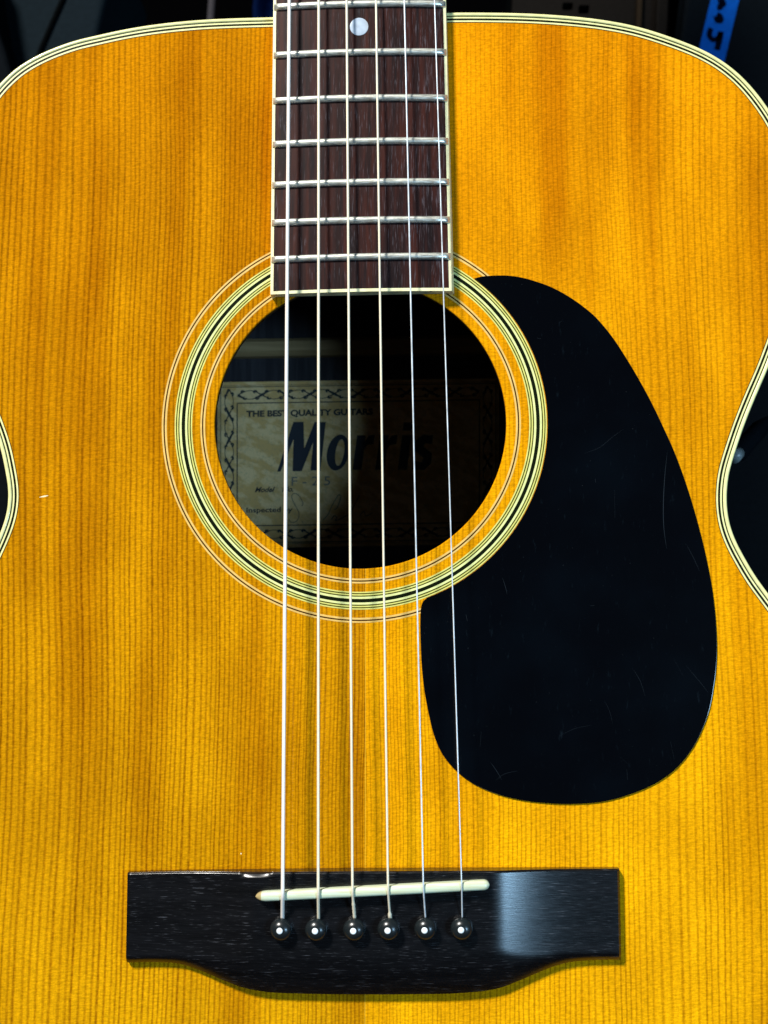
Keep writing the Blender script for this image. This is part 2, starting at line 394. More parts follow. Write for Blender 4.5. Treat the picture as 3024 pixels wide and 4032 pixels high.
# children keep guitar-frame coordinates; the empty sits at the body's lower end
def adopt(o):
    return o
_mesh = mesh
def mesh(name, verts, faces, mat, parent=None, smooth=False, **props):
    o = _mesh(name, verts, faces, mat, parent, smooth, **props)
    if parent is not None: o.matrix_parent_inverse = parent_inv(parent)
    return o
def parent_inv(p):
    return Matrix.Translation(-GO*MM) if p == G else Matrix.Identity(4)

# ---- body outline
px_left_up = [(1074, 66), (928, 70), (796, 76), (663, 88), (564, 101), (464, 119), (398, 134), (298, 157), (199, 192), (133, 223), (66, 264), (0, 325)]
px_left_wa = [(0, 1762), (16, 1838), (28, 1899), (32, 1939), (31, 1980), (20, 2041), (0, 2096)]
px_right_up = [(1764, 48), (1939, 48), (2099, 52), (2259, 63), (2378, 77), (2500, 100), (2595, 128), (2689, 161), (2753, 187), (2816, 219), (2879, 262), (2942, 319), (3024, 422)]
px_right_wa = [(3024, 1453), (2976, 1564), (2929, 1682), (2894, 1787), (2871, 1864), (2863, 1934), (2863, 1993), (2871, 2052), (2894, 2122), (2935, 2199), (2976, 2269), (3024, 2334)]
L = lambda l, h=0: [tuple(P(x, y, h))[:2] for x, y in l]
cx = P(1447, 1945).x
pts = L(px_right_up)
pts += L([(3085, 530), (3128, 680), (3148, 850), (3140, 1030), (3105, 1220)])
pts += L(px_right_wa)
pts += L([(3085, 2415), (3160, 2510)])
r = pts[-1]
pts += [(cx+168, -78), (cx+182, -115), (cx+190, -150), (cx+192, -185), (cx+188, -220), (cx+175, -258), (cx+150, -292), (cx+115, -315), (cx+70, -326), (cx+25, -329.5)]
pts += [(cx-25, -329.5), (cx-70, -326), (cx-115, -315), (cx-150, -292), (cx-175, -258), (cx-188, -220), (cx-192, -185), (cx-190, -150), (cx-182, -115), (cx-168, -78)]
pts += L([(-190, 2440), (-110, 2310), (-45, 2195)])
pts += L(px_left_wa[::-1])
pts += L([(-60, 1600), (-145, 1420), (-205, 1230), (-235, 1040), (-232, 860), (-195, 690), (-130, 520), (-60, 400)])
pts += L(px_left_up[::-1])
OUT = smooth_closed(resample(catmull(pts, 8), 1.6), 6)
if area2(OUT) < 0: OUT = OUT[::-1]
offs = [0, 1.35, 1.75, 2.30, 3.02, 3.58, 3.85]
off = {d: offset_closed(OUT, d) for d in offs}
def smoothed(d): return off[d]
# soundboard with sound hole
HC = P(1418, 1666); kmm = (P(1518, 1666)-P(1418, 1666)).length/100.0      # mm per photo pixel at the hole
def circ(rpx, n=220): return [(HC.x+rpx*kmm*math.cos(2*math.pi*i/n), HC.y+rpx*kmm*math.sin(2*math.pi*i/n)) for i in range(n)]
hole = circ(574, 160)
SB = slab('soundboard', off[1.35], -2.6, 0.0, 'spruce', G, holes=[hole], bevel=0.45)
SB.data.materials.append(M['dimmed_inner_wood'])                          # end-grain hole edge and the underside, darkened to cut bounced light
for pl_ in SB.data.polygons:
    c_ = pl_.center/MM
    if c_.z < -2.55: pl_.material_index = 1
    if c_.z < -0.5 and c_.z > -2.5 and (Vector((c_.x, c_.y))-Vector((HC.x, HC.y))).length < 62: pl_.material_index = 1
# binding: rounded outer corner, 6 mm down the side
prof = [(1.35, -6.0), (0.0, -6.0), (0.0, -0.55), (0.10, -0.2), (0.30, -0.02), (0.55, 0.06), (1.35, 0.06)]
loops = [offset_closed(OUT, d) if d else OUT for d, z in prof]
n = len(OUT); vs = []; fs = []
for (d, z), lp in zip(prof, loops): vs += [(q[0], q[1], z) for q in lp]
for j in range(len(prof)-1):
    for i in range(n): fs.append((j*n+i, j*n+(i+1) % n, (j+1)*n+(i+1) % n, (j+1)*n+i))
for i in range(n): fs.append((6*n+i, 6*n+(i+1) % n, (i+1) % n, i))
mesh('binding', vs, fs, 'cream_plastic', G, True)
pf = bpy.data.objects.new('purfling', None); COL.objects.link(pf); pf.parent = G; pf.matrix_parent_inverse = Matrix.Translation(-GO*MM)
for a, b, mt, nm in ((1.35, 1.75, 'green_inlay', 'dark_line'), (1.75, 2.30, 'cream_plastic', 'cream_line'), (2.30, 3.02, 'black_inlay', 'black_line'), (3.02, 3.58, 'cream_plastic', 'cream_line'), (3.58, 3.85, 'brown_inlay', 'brown_line')):
    ring_strip(nm, off[a], off[b], 0.05, mt, pf)
# sides and back
BACK = -96.0
n = len(OUT); so = offset_closed(OUT, 0.4); si = offset_closed(OUT, 2.6)
vs = [(q[0], q[1], -6.0) for q in so]+[(q[0], q[1], BACK) for q in so]+[(q[0], q[1], BACK) for q in si]+[(q[0], q[1], -3.05) for q in si]
fs = []
for j, k in ((0, 1), (1, 2), (2, 3)):
    for i in range(n): fs.append((j*n+i, j*n+(i+1) % n, k*n+(i+1) % n, k*n+i))
mesh('side', vs, fs, 'rosewood_body', G, True)
slab('back', OUT, BACK-3, BACK-0.02, 'rosewood_body', G)
# interior braces on the back
for ya, yb, hh in ((1331, 1404, 5.0), (420, 500, 9.0), (3650, 3740, 9.0)):
    a = P(1418, ya, BACK).y; b = P(1418, yb, BACK).y
    vs = []; fs = []; m_ = (a+b)/2; wv = abs(a-b)/2
    pr = [(-wv, BACK), (-wv*0.95, BACK+hh*0.6), (-wv*0.5, BACK+hh), (wv*0.5, BACK+hh), (wv*0.95, BACK+hh*0.6), (wv, BACK)]
    for xx in (-108, 108):
        for yy, zz in pr: vs.append((HC.x+xx, m_+yy-0.012*xx*-1, zz))
    k = len(pr)
    for i in range(k): fs.append((i, (i+1) % k, k+(i+1) % k, k+i))
    fs += [tuple(range(k)), tuple(range(k, 2*k))]
    mesh('back_brace', vs, fs, 'brace_wood', G)
# neck block inside
vs = []; fs = []; tp = P(1418, 60); box_geo((HC.x, tp.y-24, -46), (70, 40, 85), vs, fs); mesh('neck_block', vs, fs, 'mahogany', G)

# ---- rosette (rings inlaid round the sound hole), radii in photo pixels
rs = bpy.data.objects.new('rosette', None); COL.objects.link(rs); rs.parent = G; rs.matrix_parent_inverse = Matrix.Translation(-GO*MM)
rings = [(784, 777.5, 'tan_inlay'), (777.5, 772, 'brown_inlay'), (772, 764.5, 'tan_inlay'),
         (733, 728, 'cream_inlay'), (728, 723.5, 'olive_inlay'), (723.5, 718.5, 'cream_inlay'), (718.5, 713.8, 'olive_inlay'), (713.8, 705.5, 'pale_inlay'),
         (705.5, 691.7, 'black_inlay'), (691.7, 683.2, 'pale_inlay'), (683.2, 678.5, 'olive_inlay'), (678.5, 673.5, 'cream_inlay'), (673.5, 669, 'olive_inlay'), (669, 664, 'cream_inlay'),
         (631.5, 625, 'tan_inlay'), (625, 619.5, 'brown_inlay'), (619.5, 612.5, 'tan_inlay')]
nm = dict(tan_inlay='tan_ring', brown_inlay='brown_ring', cream_inlay='cream_ring', olive_inlay='olive_ring', pale_inlay='cream_ring', black_inlay='black_ring')
for a, b, mt in rings: ring_strip(nm[mt], circ(a), circ(b), 0.05, mt, rs)

# ---- pickguard
pg = [(1894.7, 1088.6), (1923.6, 1085.7), (1967, 1084), (2003, 1085), (2057, 1093), (2112, 1108.5), (2166, 1128), (2220, 1155.5), (2274, 1190), (2329, 1233), (2350, 1253), (2408, 1322), (2460, 1400), (2506, 1476), (2560, 1574), (2614.7, 1687.6), (2658, 1785), (2707, 1921), (2750, 2067), (2783, 2203), (2807, 2333), (2820, 2458), (2823.5, 2580), (2813, 2694), (2787, 2819), (2728.5, 2945), (2658, 3031), (2579.6, 3086), (2485.6, 3126.6), (2383.7, 3155), (2266, 3166), (2148.6, 3162.7), (2031, 3147), (1929, 3117), (1850.8, 3078), (1788, 3027), (1741, 2968), (1709.7, 2898), (1685.5, 2800), (1669, 2706), (1660, 2616), (1656, 2525), (1655, 2453), (1657, 2399), (1660, 2381), (1667.5, 2366), (1684, 2352)]
pgm = catmull([tuple(P(x, y, 0.5))[:2] for x, y in pg], 5, closed=False)
def arc(r_px, p_from, p_to, k=60):
    a0 = math.atan2(p_from[1]-HC.y, p_from[0]-HC.x); a1 = math.atan2(p_to[1]-HC.y, p_to[0]-HC.x)
    return [(HC.x+r_px*kmm*math.cos(a0+(a1-a0)*i/k), HC.y+r_px*kmm*math.sin(a0+(a1-a0)*i/k)) for i in range(k+1)]
pgm += arc(735.5, tuple(P(1716, 2336, 0.5))[:2], tuple(P(1868, 1096, 0.5))[:2])
if area2(pgm) < 0: pgm = pgm[::-1]
PG = slab('pickguard', pgm, 0.06, 0.62, 'pickguard_plastic', G, bevel=0.22)
vs = []; fs = []
scr = [([(2628, 1775), (2618, 1870), (2612, 1985), (2614, 2080), (2625, 2160)], 0.22), ([(2300, 1785), (2360, 1762), (2415, 1718), (2455, 1690)], 0.07), ([(2700, 2140), (2730, 2195), (2755, 2250)], 0.08),
       ([(1835, 2420), (1840, 2445)], 0.25), ([(1978, 2275), (1990, 2310), (1997, 2340)], 0.12), ([(1930, 3000), (1955, 3035), (1975, 3070)], 0.12), ([(1950, 3075), (1985, 3048), (2040, 3035)], 0.07),
       ([(2490, 2630), (2520, 2680), (2540, 2740)], 0.07), ([(2700, 2620), (2760, 2690), (2790, 2730)], 0.07), ([(2650, 2590), (2690, 2660)], 0.05), ([(2468, 3030), (2471, 3070)], 0.14), ([(2640, 2920), (2655, 2990)], 0.09),
       ([(1895, 2880), (1890, 2940)], 0.1), ([(2420, 1930), (2421, 2040)], 0.08), ([(1975, 1192), (1982, 1180)], 0.14), ([(2205, 1270), (2215, 1260)], 0.1), ([(2115, 1331), (2130, 1333)], 0.14), ([(2440, 2980), (2475, 3010)], 0.05), ([(2380, 2760), (2400, 2800), (2412, 2850)], 0.05), ([(2200, 2900), (2260, 2870), (2330, 2855)], 0.05), ([(2325, 2385), (2340, 2384)], 0.18), ([(2344, 1885), (2345, 1900)], 0.2)]
for pth, wd in scr:
    pp = catmull([tuple(P(x, y, 0.63))[:2] for x, y in pth], 6, closed=False) if len(pth) > 2 else [tuple(P(x, y, 0.63))[:2] for x, y in pth]
    k = len(pp); ribbon_geo(pp, [max(0.02, wd*math.sin(math.pi*(i+0.15)/(k-0.7+0.001))) for i in range(k)], 0.635, vs, fs)
mesh('scratches', vs, fs, 'scuff', PG, kind='stuff')
# small dents in the top
for (x0, y0), (x1, y1), wd in (((155, 1958), (190, 1951), 0.5), ((948, 3358), (950, 3364), 0.4)):
    a = P(x0, y0); b = P(x1, y1); vs = []; fs = []
    ribbon_geo([tuple(a+(b-a)*i/4) for i in range(5)], [0.08, wd*0.6, wd, wd*0.8, 0.08], 0.02, vs, fs); mesh('dent', vs, fs, 'wood_dent', G)

# ---- fretboard
HF = 6.0; RAD = 330.0
lx = lambda y: 1076.5+(1064.5-1076.5)*y/1155.0
rx = lambda y: 1755.5+(1780.0-1755.5)*y/1140.0
A = P(lx(0), 0, HF-1.2); B = P(1064.5, 1159, HF-1.2); Cc = P(1780, 1145, HF-1.2); Dd = P(rx(0), 0, HF-1.2)
axis_top = (A+Dd)/2; axis_bot = (B+Cc)/2
AX = (axis_top-axis_bot).normalized(); AX.z = 0; AX.normalize()      # up the neck
SX = Vector((AX.y, -AX.x, 0))
NUT = 648-121.5+ (0)                                             # mm from fretboard end to nut, refined below
def fb_half(t, side):
    """edge point t mm up from the fretboard's end"""
    base, top = (B, A) if side < 0 else (Cc, Dd)
    Ltot = (top-base).dot(AX); q = base+(top-base)*(t/Ltot); q = Vector((q.x, q.y, 0)); return q
def mid(t): return (fb_half(t, -1)+fb_half(t, 1))/2
FL = 322.0
def fz(q, t):                                                     # arched surface
    c = mid(t); dd = (Vector((q[0], q[1], 0))-c).length; return HF-dd*dd/(2*RAD)
def fb_loft(name, f0, f1, ts, ztop_add, z0, mat, parent, nseg=14):
    vs = []; fs = []
    for t in ts:
        a, b = fb_half(t, -1), fb_half(t, 1); wd = (b-a).length; u = (b-a).normalized()
        s0 = f0 if f0 >= 0 else wd+f0; s1 = f1 if f1 > 0 else wd+f1
        row = []
        for i in range(nseg+1):
            q = a+u*(s0+(s1-s0)*i/nseg); row.append((q.x, q.y, fz(q, t)+ztop_add))
        vs += row+[(row[-1][0], row[-1][1], z0), (row[0][0], row[0][1], z0)]
    k = nseg+3
    for j in range(len(ts)-1):
        for i in range(k): fs.append((j*k+i, j*k+(i+1) % k, (j+1)*k+(i+1) % k, (j+1)*k+i))
    fs += [tuple(range(k)), tuple((len(ts)-1)*k+i for i in range(k))]
    return mesh(name, vs, fs, mat, parent, False)
ts = [1.05]+[i*FL/20 for i in range(1, 21)]
FB = fb_loft('fretboard', 1.0, -1.0, ts, 0, 0.25, 'rosewood_fretboard', G, 20)
tb = [0]+[i*FL/20 for i in range(1, 21)]
fb_loft('binding_strip', 0.0, 0.98, tb, 0.03, 0.25, 'fretboard_binding', FB, 1)
# treble strip: its outer face leans out a little towards the soundboard
vs = []; fs = []
for t in tb:
    a, b = fb_half(t, -1), fb_half(t, 1); u = (b-a).normalized(); wd = (b-a).length
    ex = 0.25+0.55*max(0, 1-t/100)
    for s, z in ((wd-0.98, None), (wd-0.1, None), (wd+0.15*ex, -0.35), (wd+ex, -3.9), (wd+ex, 'b'), (wd-0.98, 'b')):
        q = a+u*s; zz = 0.25 if z == 'b' else fz(q, t)+0.03+(z or 0); vs.append((q.x, q.y, max(0.25, zz)))
k = 6
for j in range(len(tb)-1):
    for i in range(k): fs.append((j*k+i, j*k+(i+1) % k, (j+1)*k+(i+1) % k, (j+1)*k+i))
fs += [tuple(range(k)), tuple((len(tb)-1)*k+i for i in range(k))]
mesh('binding_strip', vs, fs, 'fretboard_binding', FB)
# end strip
vs = []; fs = []
for t in (0.0, 1.03):
    a, b = fb_half(t, -1), fb_half(t, 1); u = (b-a).normalized(); wd = (b-a).length
    for i in range(15):
        q = a+u*(0.99+(wd-1.98)*i/14); vs.append((q.x, q.y, fz(q, t)+0.02))
    for i in range(14, -1, -1):
        q = a+u*(0.99+(wd-1.98)*i/14); vs.append((q.x, q.y, HF-4.4))
k = 30
for i in range(k): fs.append((i, (i+1) % k, k+(i+1) % k, k+i))
fs += [tuple(range(k)), tuple(range(k, 2*k))]
mesh('end_strip', vs, fs, 'fretboard_binding', FB)
# frets
fr_px = [((1110, 22), (1738, 10)), ((1102, 212), (1738, 200)), ((1102, 392), (1744, 381)), ((1102, 563), (1750, 550.5)), ((1097, 724), (1753, 711.5)), ((1092, 873), (1758, 861)), ((1090, 1018), (1763, 1005))]
ftop = HF+0.8
pos = []
for (a, b) in fr_px:
    pa, pb = P(*a, HF), P(*b, HF); pos.append((pa, pb))
t20 = ((pos[-1][0]+pos[-1][1])/2-mid(0)).dot(AX)
Ls = 648.0; d20 = Ls/2**(20/12)
for i in range(1, 14):
    t = t20+(Ls/2**(i/12)-d20)
    if t < FL-1:
        a, b = fb_half(t, -1), fb_half(t, 1); pos.append((a, b))
for idx, (pa, pb) in enumerate(pos):
    t = ((pa+pb)/2-mid(0)).dot(AX); dirv = (pb-pa); dirv.z = 0; dirv.normalize()
    c0 = mid(t); a = fb_half(t, -1)
    hw = (fb_half(t, 1)-a).length/2-1.0+0.75
    cc = Vector(((pa+pb).x/2, (pa+pb).y/2, 0)); cc = cc+dirv*((c0-cc).dot(dirv))
    nrm = Vector((-dirv.y, dirv.x, 0))
    vs = []; fs = []; NS = 24; NP = 9
    for i in range(NS+1):
        s = -hw+2*hw*i/NS
        if i == 0: s = -hw
        e = min(1.0, (hw-abs(s))/1.7)
        if i in (1, NS-1): s = (-hw+1.7) if i == 1 else hw-1.7; e = 1.0
        for j in range(NP):
            a_ = math.pi*j/(NP-1); w_ = 1.1*(1.12-0.12*e)
            q = cc+dirv*s+nrm*(w_*math.cos(a_)); zz = HF-s*s/(2*RAD)+0.02+(0.18+0.82*e if 0 < j < NP-1 else 0.0)*1.2*(math.sin(a_)**0.6 if 0 < j < NP-1 else 0)
            vs.append((q.x, q.y, zz))
    for i in range(NS):
        for j in range(NP-1): fs.append((i*NP+j, i*NP+j+1, (i+1)*NP+j+1, (i+1)*NP+j))
    fs += [tuple(range(NP)), tuple(NS*NP+j for j in range(NP))]
    mesh('fret', vs, fs, 'fret_nickel', FB, True)
# position dot between frets 14 and 15
dc = P(1414, 105, HF)
lathe('position_dot', [(3.15, HF-0.5), (3.15, HF+0.035), (3.0, HF+0.06)], 'pearl', FB, 40, Matrix.Translation((dc.x, dc.y, 0)))
# neck under the fretboard, heel, nut and headstock (above the frame)
vs = []; fs = []; t0 = (P(1418, 62).y-mid(0).y)/AX.y+1.0; tn = [t0+(FL-t0)*i/16 for i in range(17)]
for t in tn:
    a, b = fb_half(t, -1), fb_half(t, 1); c0 = (a+b)/2; u = (b-a).normalized(); hw = (b-a).length/2-0.1; dp = 17+55*max(0, 1-(t-t0)/35)**2
    for i in range(13):
        an = math.pi*i/12; q = c0+u*(hw*math.cos(an)); vs.append((q.x, q.y, 0.2-dp*math.sin(an)))
for j in range(16):
    for i in range(12): fs.append((j*13+i, j*13+i+1, (j+1)*13+i+1, (j+1)*13+i))
    fs.append((j*13+12, j*13, (j+1)*13, (j+1)*13+12))
fs += [tuple(range(13)), tuple(16*13+i for i in range(13))]
mesh('neck', vs, fs, 'mahogany', G, True)
t = FL+2.2; c0 = mid(t); a, b = fb_half(t, -1), fb_half(t, 1)
e_ = AX*2.0; poly = [tuple((a-e_)[:2]), tuple((b-e_)[:2]), tuple((b+e_)[:2]), tuple((a+e_)[:2])]
slab('nut', poly, 0.3, 7.6, 'bone', G)
hs = [(-22, 3), (22, 3), (30, 30), (36, 180), (0, 172), (-36, 180), (-30, 30)]
c1 = mid(FL+2.5)
slab('headstock', [tuple((c1+SX*x_+AX*y_)[:2]) for x_, y_ in hs], -15, 0.5, 'mahogany', G, bevel=0.8)
pegs = []
for sgn in (-1, 1):
    for j in range(3):
        q = c1+SX*(sgn*24)+AX*(45+j*45); pegs.append(q)
        lathe('tuning_post', [(4, 0.6), (4, 2), (3, 2.2), (3, 9)], 'fret_nickel', G, 14, Matrix.Translation((q.x, q.y, 0)))

# ---- bridge: height field over its outline
topl = [(505, 3434), (700, 3429), (1000, 3425), (1437, 3421), (1900, 3419.5), (2437, 3419)]
botl = [(501, 3789), (560, 3787), (624, 3787), (703, 3792), (757, 3806), (812, 3827), (884, 3857), (956, 3883), (1050, 3901), (1200, 3908), (1437, 3911), (1650, 3910), (1762, 3908), (1834, 3904), (1900, 3898), (1972, 3884), (2045, 3857), (2117, 3827), (2189, 3800), (2243, 3787), (2298, 3781), (2370, 3778), (2443, 3778)]
def interp(l, x):
    for (x0, y0), (x1, y1) in zip(l, l[1:]):
        if x <= x1: return y0+(y1-y0)*(x-x0)/(x1-x0)
    return l[-1][1]
bs = catmull(botl, 6, closed=False)
def wing(x): return sum(wing_raw(x+k*6) for k in range(-5, 6))/11.0
def wing_raw(x):
    """bridge thickness along its length (mm)"""
    if x < 1437: d = (1437-x)/(1437-503.0); x0 = (1437-985)/(1437-503.0)
    else: d = (x-1437)/(2440-1437.0); x0 = (1957-1437)/(2440-1437.0)
    if d < x0: return 8.0
    q = min(1.0, (d-x0)/(1-x0)); return 4.0+4.0*(1-q)**3.0
def sm(a, b, x): x = max(0, min(1, (x-a)/(b-a))); return x*x*(3-2*x)
NX, NY = 220, 64
vs = []; fs = []
for i in range(NX+1):
    f = i/NX; xt = 505+(2437-505)*f; xb = 501+(2443-501)*f
    yt = interp(topl, xt); yb = interp(bs, xb); T = wing((xt+xb)/2)
    pa = P(xt, yt, min(2.5, T)); pb = P(xb, yb, 1.5)
    Lc = (pa-pb).length
    for j in range(NY+1):
        g = j/NY; g = g**0.9 if g < 0 else g
        # denser rows close to both edges
        g = 0.5-0.5*math.cos(math.pi*g)
        q = pa+(pb-pa)*g; dt = g*Lc; db = (1-g)*Lc
        h = T
        if 955 < xt < 1075: h -= 1.1*math.sin(math.pi*(xt-955)/120)**0.5*max(0, 1-dt/1.6)
        h -= 0.5*(1-sm(0, 0.7, dt))**2                              # eased top edge
        bw = 11.0*(T-4.0)/4.0+2.6; drop = T*(0.50+0.12*min(1, (T-4.0)/4.0))
        qd = max(0, 1-db/bw); h -= drop*qd**1.9                      # belly rounds down towards the player's end
        dl = f*(1937/12.4); dr = (1-f)*(1937/12.4)
        h -= 0.35*(1-sm(0, 0.55, min(dl, dr)))**2+0.45*(1-sm(0, 0.9, dr))**2
        vs.append((q.x, q.y, max(0.5, h)))
K = NY+1
for i in range(NX):
    for j in range(NY): fs.append((i*K+j, i*K+j+1, (i+1)*K+j+1, (i+1)*K+j))
per = [i*K for i in range(NX+1)]+[NX*K+j for j in range(1, K)]+[i*K+NY for i in range(NX-1, -1, -1)]+[j for j in range(NY-1, 0, -1)]
b0 = len(vs)
for p_ in per: vs.append((vs[p_][0], vs[p_][1], 0.06))
nper = len(per)
for i in range(nper): fs.append((per[i], per[(i+1) % nper], b0+(i+1) % nper, b0+i))
BR = mesh('bridge', vs, fs, 'ebonized_wood', G, True)
m_ = BR.data
try: m_.set_sharp_from_angle(angle=math.radians(40))
except Exception: pass

# saddle
sa, sb = P(1004, 3533, 11.3), P(1928, 3486, 11.3)
sd = Vector((sb.x-sa.x, sb.y-sa.y, 0)); SL = sd.length; sd.normalize(); sn = Vector((-sd.y, sd.x, 0))
vs = []; fs = []; NS = 60; NP = 11
for i in range(NS+1):
    s = SL*(0.5-0.5*math.cos(math.pi*i/NS)); e = min(s, SL-s)
    rw = 1.45*math.sqrt(max(0.0, 1-(max(0, 1.9-e)/1.9)**2))
    if s < 3.2: rw *= 0.72+0.28*s/3.2
    ht = 11.7+0.5*math.sin(math.pi*s/SL)-(1.6*(max(0, 3.0-s)/3.0)**1.5)-(1.0*(max(0, 1.5-(SL-s))/1.5)**2)
    for j in range(NP):
        if j == 0: off_, z = -1, 7.0
        elif j == NP-1: off_, z = 1, 7.0
        else:
            a_ = math.pi*(1-(j-1)/(NP-3)); off_ = math.cos(a_); z = ht-0.8+0.8*math.sin(a_)
        q = Vector((sa.x, sa.y, 0))+sd*s+sn*(off_*rw); vs.append((q.x, q.y, z))
for i in range(NS):
    for j in range(NP-1): fs.append((i*NP+j, i*NP+j+1, (i+1)*NP+j+1, (i+1)*NP+j))
fs += [tuple(range(NP)), tuple(NS*NP+j for j in range(NP))]
mesh('saddle', vs, fs, 'bone', BR, True)

# bridge pins with pearl dots
pins = [(1108, 3660), (1246, 3661), (1396, 3660), (1532, 3658), (1677, 3657), (1820, 3657)]
for (x_, y_) in pins:
    c = P(x_, y_, 10.5); tilt = Matrix.Rotation(math.radians(-4+random.uniform(-1.5, 1.5)), 4, 'Y') @ Matrix.Rotation(math.radians(2+random.uniform(-1.5, 1.5)), 4, 'X')
    mt = Matrix.Translation((c.x, c.y, 8.0)) @ tilt
    ball = [(2.4, -1.0), (2.4, 0.0)]+[(3.45*math.cos(a), 2.3+2.5*math.sin(a)) for a in [math.radians(k) for k in range(-52, 69, 10)]]
    pin = lathe('bridge_pin', ball, 'pin_plastic', G, 36, mt)
    zt = 2.3+2.5*math.sin(math.radians(70))
    lathe('pearl_dot', [(0.98, zt-0.15), (0.98, zt+0.02), (0.8, zt+0.10), (0.5, zt+0.15)], 'pin_dot_white', pin, 24, mt)

# strings
st_top = [1139, 1255, 1365, 1480.5, 1592, 1711]
st_sad = [1113, 1253, 1388, 1528, 1667, 1818]
st_pin = [1112, 1254, 1396, 1536, 1675, 1820]
dia = [1.20, 0.93, 0.82, 0.72, 0.52, 0.43]
htop = [10.1, 9.9, 9.75, 9.6, 9.3, 9.1]
nutc = mid(FL)
for i in range(6):
    ys = 3533+(3486-3533)*(st_sad[i]-1004)/(1928-1004.0)
    sz = 12.25+0.3*math.sin(math.pi*(i+0.5)/6)+dia[i]/2-0.1
    pt = P(st_top[i], 0, htop[i]+dia[i]/2); ps = P(st_sad[i], ys, sz); pp = P(st_pin[i], 3614, 8.7)
    nq = nutc+SX*((i-2.5)*7.2)+AX*2; nz = 8.3
    pe = pegs[i if i < 3 else 3+(5-i)]; pk = Vector((pe.x, pe.y, 4))
    path = [pk, Vector((nq.x, nq.y, nz)), Vector(pt)]
    for k in range(1, 12): path.append(pt+(ps-pt)*(k/12))
    path += [ps+(pt-ps).normalized()*1.5+Vector((0, 0, 0.02)), Vector(ps)+Vector((0, 0, 0)), ps+(pp-ps).normalized()*1.2]
    rad = [dia[i]/2]*len(path)
    for k in range(1, 13):
        path.append(ps+(pp-ps)*(0.12+0.88*k/12))
        w_ = dia[i]/2
        if i == 2 and k > 3: w_ *= 1.15+0.22*(k % 2)
        if i == 3 and k > 9: w_ *= 1.7
        rad.append(w_)
    path.append(pp+Vector((0.0, -1.6, -1.3))); rad.append(dia[i]/2)
    mt = 'thick_string_bronze' if i == 0 else ('wound_string_bronze' if i < 4 else 'plain_string_steel')
    o = tube('string', path, rad, mt, G, 12)
    if i >= 4: o['label'] = 'thin plain silver string'
    else: o['label'] = 'thick wound bronze string'

# ---- paper label inside, on the back
HL = BACK+0.15
def LP(x, y): q = P(x, y, HL); return (q.x, q.y)
lab = [LP(856, 1505), LP(1965, 1489), LP(1965, 2140), LP(858, 2162)]
LB = slab('paper_label', lab, BACK, HL, 'label_paper', G)
vs = []; fs = []
HP = HL+0.03
def line(pts_, wd): ribbon_geo([LP(*p) for p in pts_], wd, HP, vs, fs)
def rect(x0, y0, x1, y1, wd, sl=-0.0145):
    f = lambda x, y: (x, y+(x-x0)*sl)
    e = wd*4
    line([f(x0-e, y0), f(x1+e, y0)], wd); line([f(x0-e, y1), f(x1+e, y1)], wd); line([f(x0, y0+e+1), f(x0, y1-e-1)], wd); line([f(x1, y0+e+1), f(x1, y1-e-1)], wd)
rect(869, 1525, 1952, 2139, 0.30); rect(934, 1588, 1888, 2071, 0.42); rect(862.5, 1519, 1958, 2145, 0.15)
def vine(p0, p1, npd):
    """two leafy strands winding round each other from p0 to p1"""
    a, b = Vector(p0), Vector(p1); Lg = (b-a).length; u = (b-a)/Lg; v = Vector((-u.y, u.x)); T = Lg/npd
    for sg in (-1, 1):
        K = npd*18; pp = []; wd = []
        for i in range(K+1):
            s = Lg*i/K; ph = 2*math.pi*s/T/2*1.0
            q = a+u*s+v*(sg*17*math.sin(ph)); pp.append(tuple(q)); wd.append(0.28+(0.75 if sg > 0 else 0.25)*abs(math.cos(ph))**3)
        ribbon_geo([LP(*q) for q in pp], wd, HP+0.01*sg, vs, fs)
    for k in range(npd):                                              # curled leaves
        for sg, o_ in ((1, 0.28), (-1, 0.72), (1, 0.80), (-1, 0.2)):
            c = a+u*(T*(k+o_))+v*(sg*11); pp = []
            for i in range(9):
                an = math.pi*1.5*i/8; rr = 10-0.85*i
                pp.append(tuple(c+u*(rr*math.cos(an)*0.9)+v*(sg*rr*0.7*math.sin(an))))
            ribbon_geo([LP(*q) for q in pp], [0.38+0.35*math.sin(math.pi*i/8)+(0.5 if i == 8 else 0) for i in range(9)], HP+0.02, vs, fs)
vine((936, 1556), (1886, 1542), 10); vine((936, 2106), (1886, 2092), 10)
vine((902, 1532), (903, 2130), 6); vine((1920, 1520), (1920, 2118), 6)
mesh('border_print', vs, fs, 'print_ink', LB)
def poly_px(name, outer, mat, holes=()):
    f = lambda l: [LP(*q) for q in l]
    return sheet(name, f(outer), HP, mat, LB, [f(h) for h in holes])
cv = lambda l: [(840+x/3.318, 1500+y/3.318) for x, y in l]
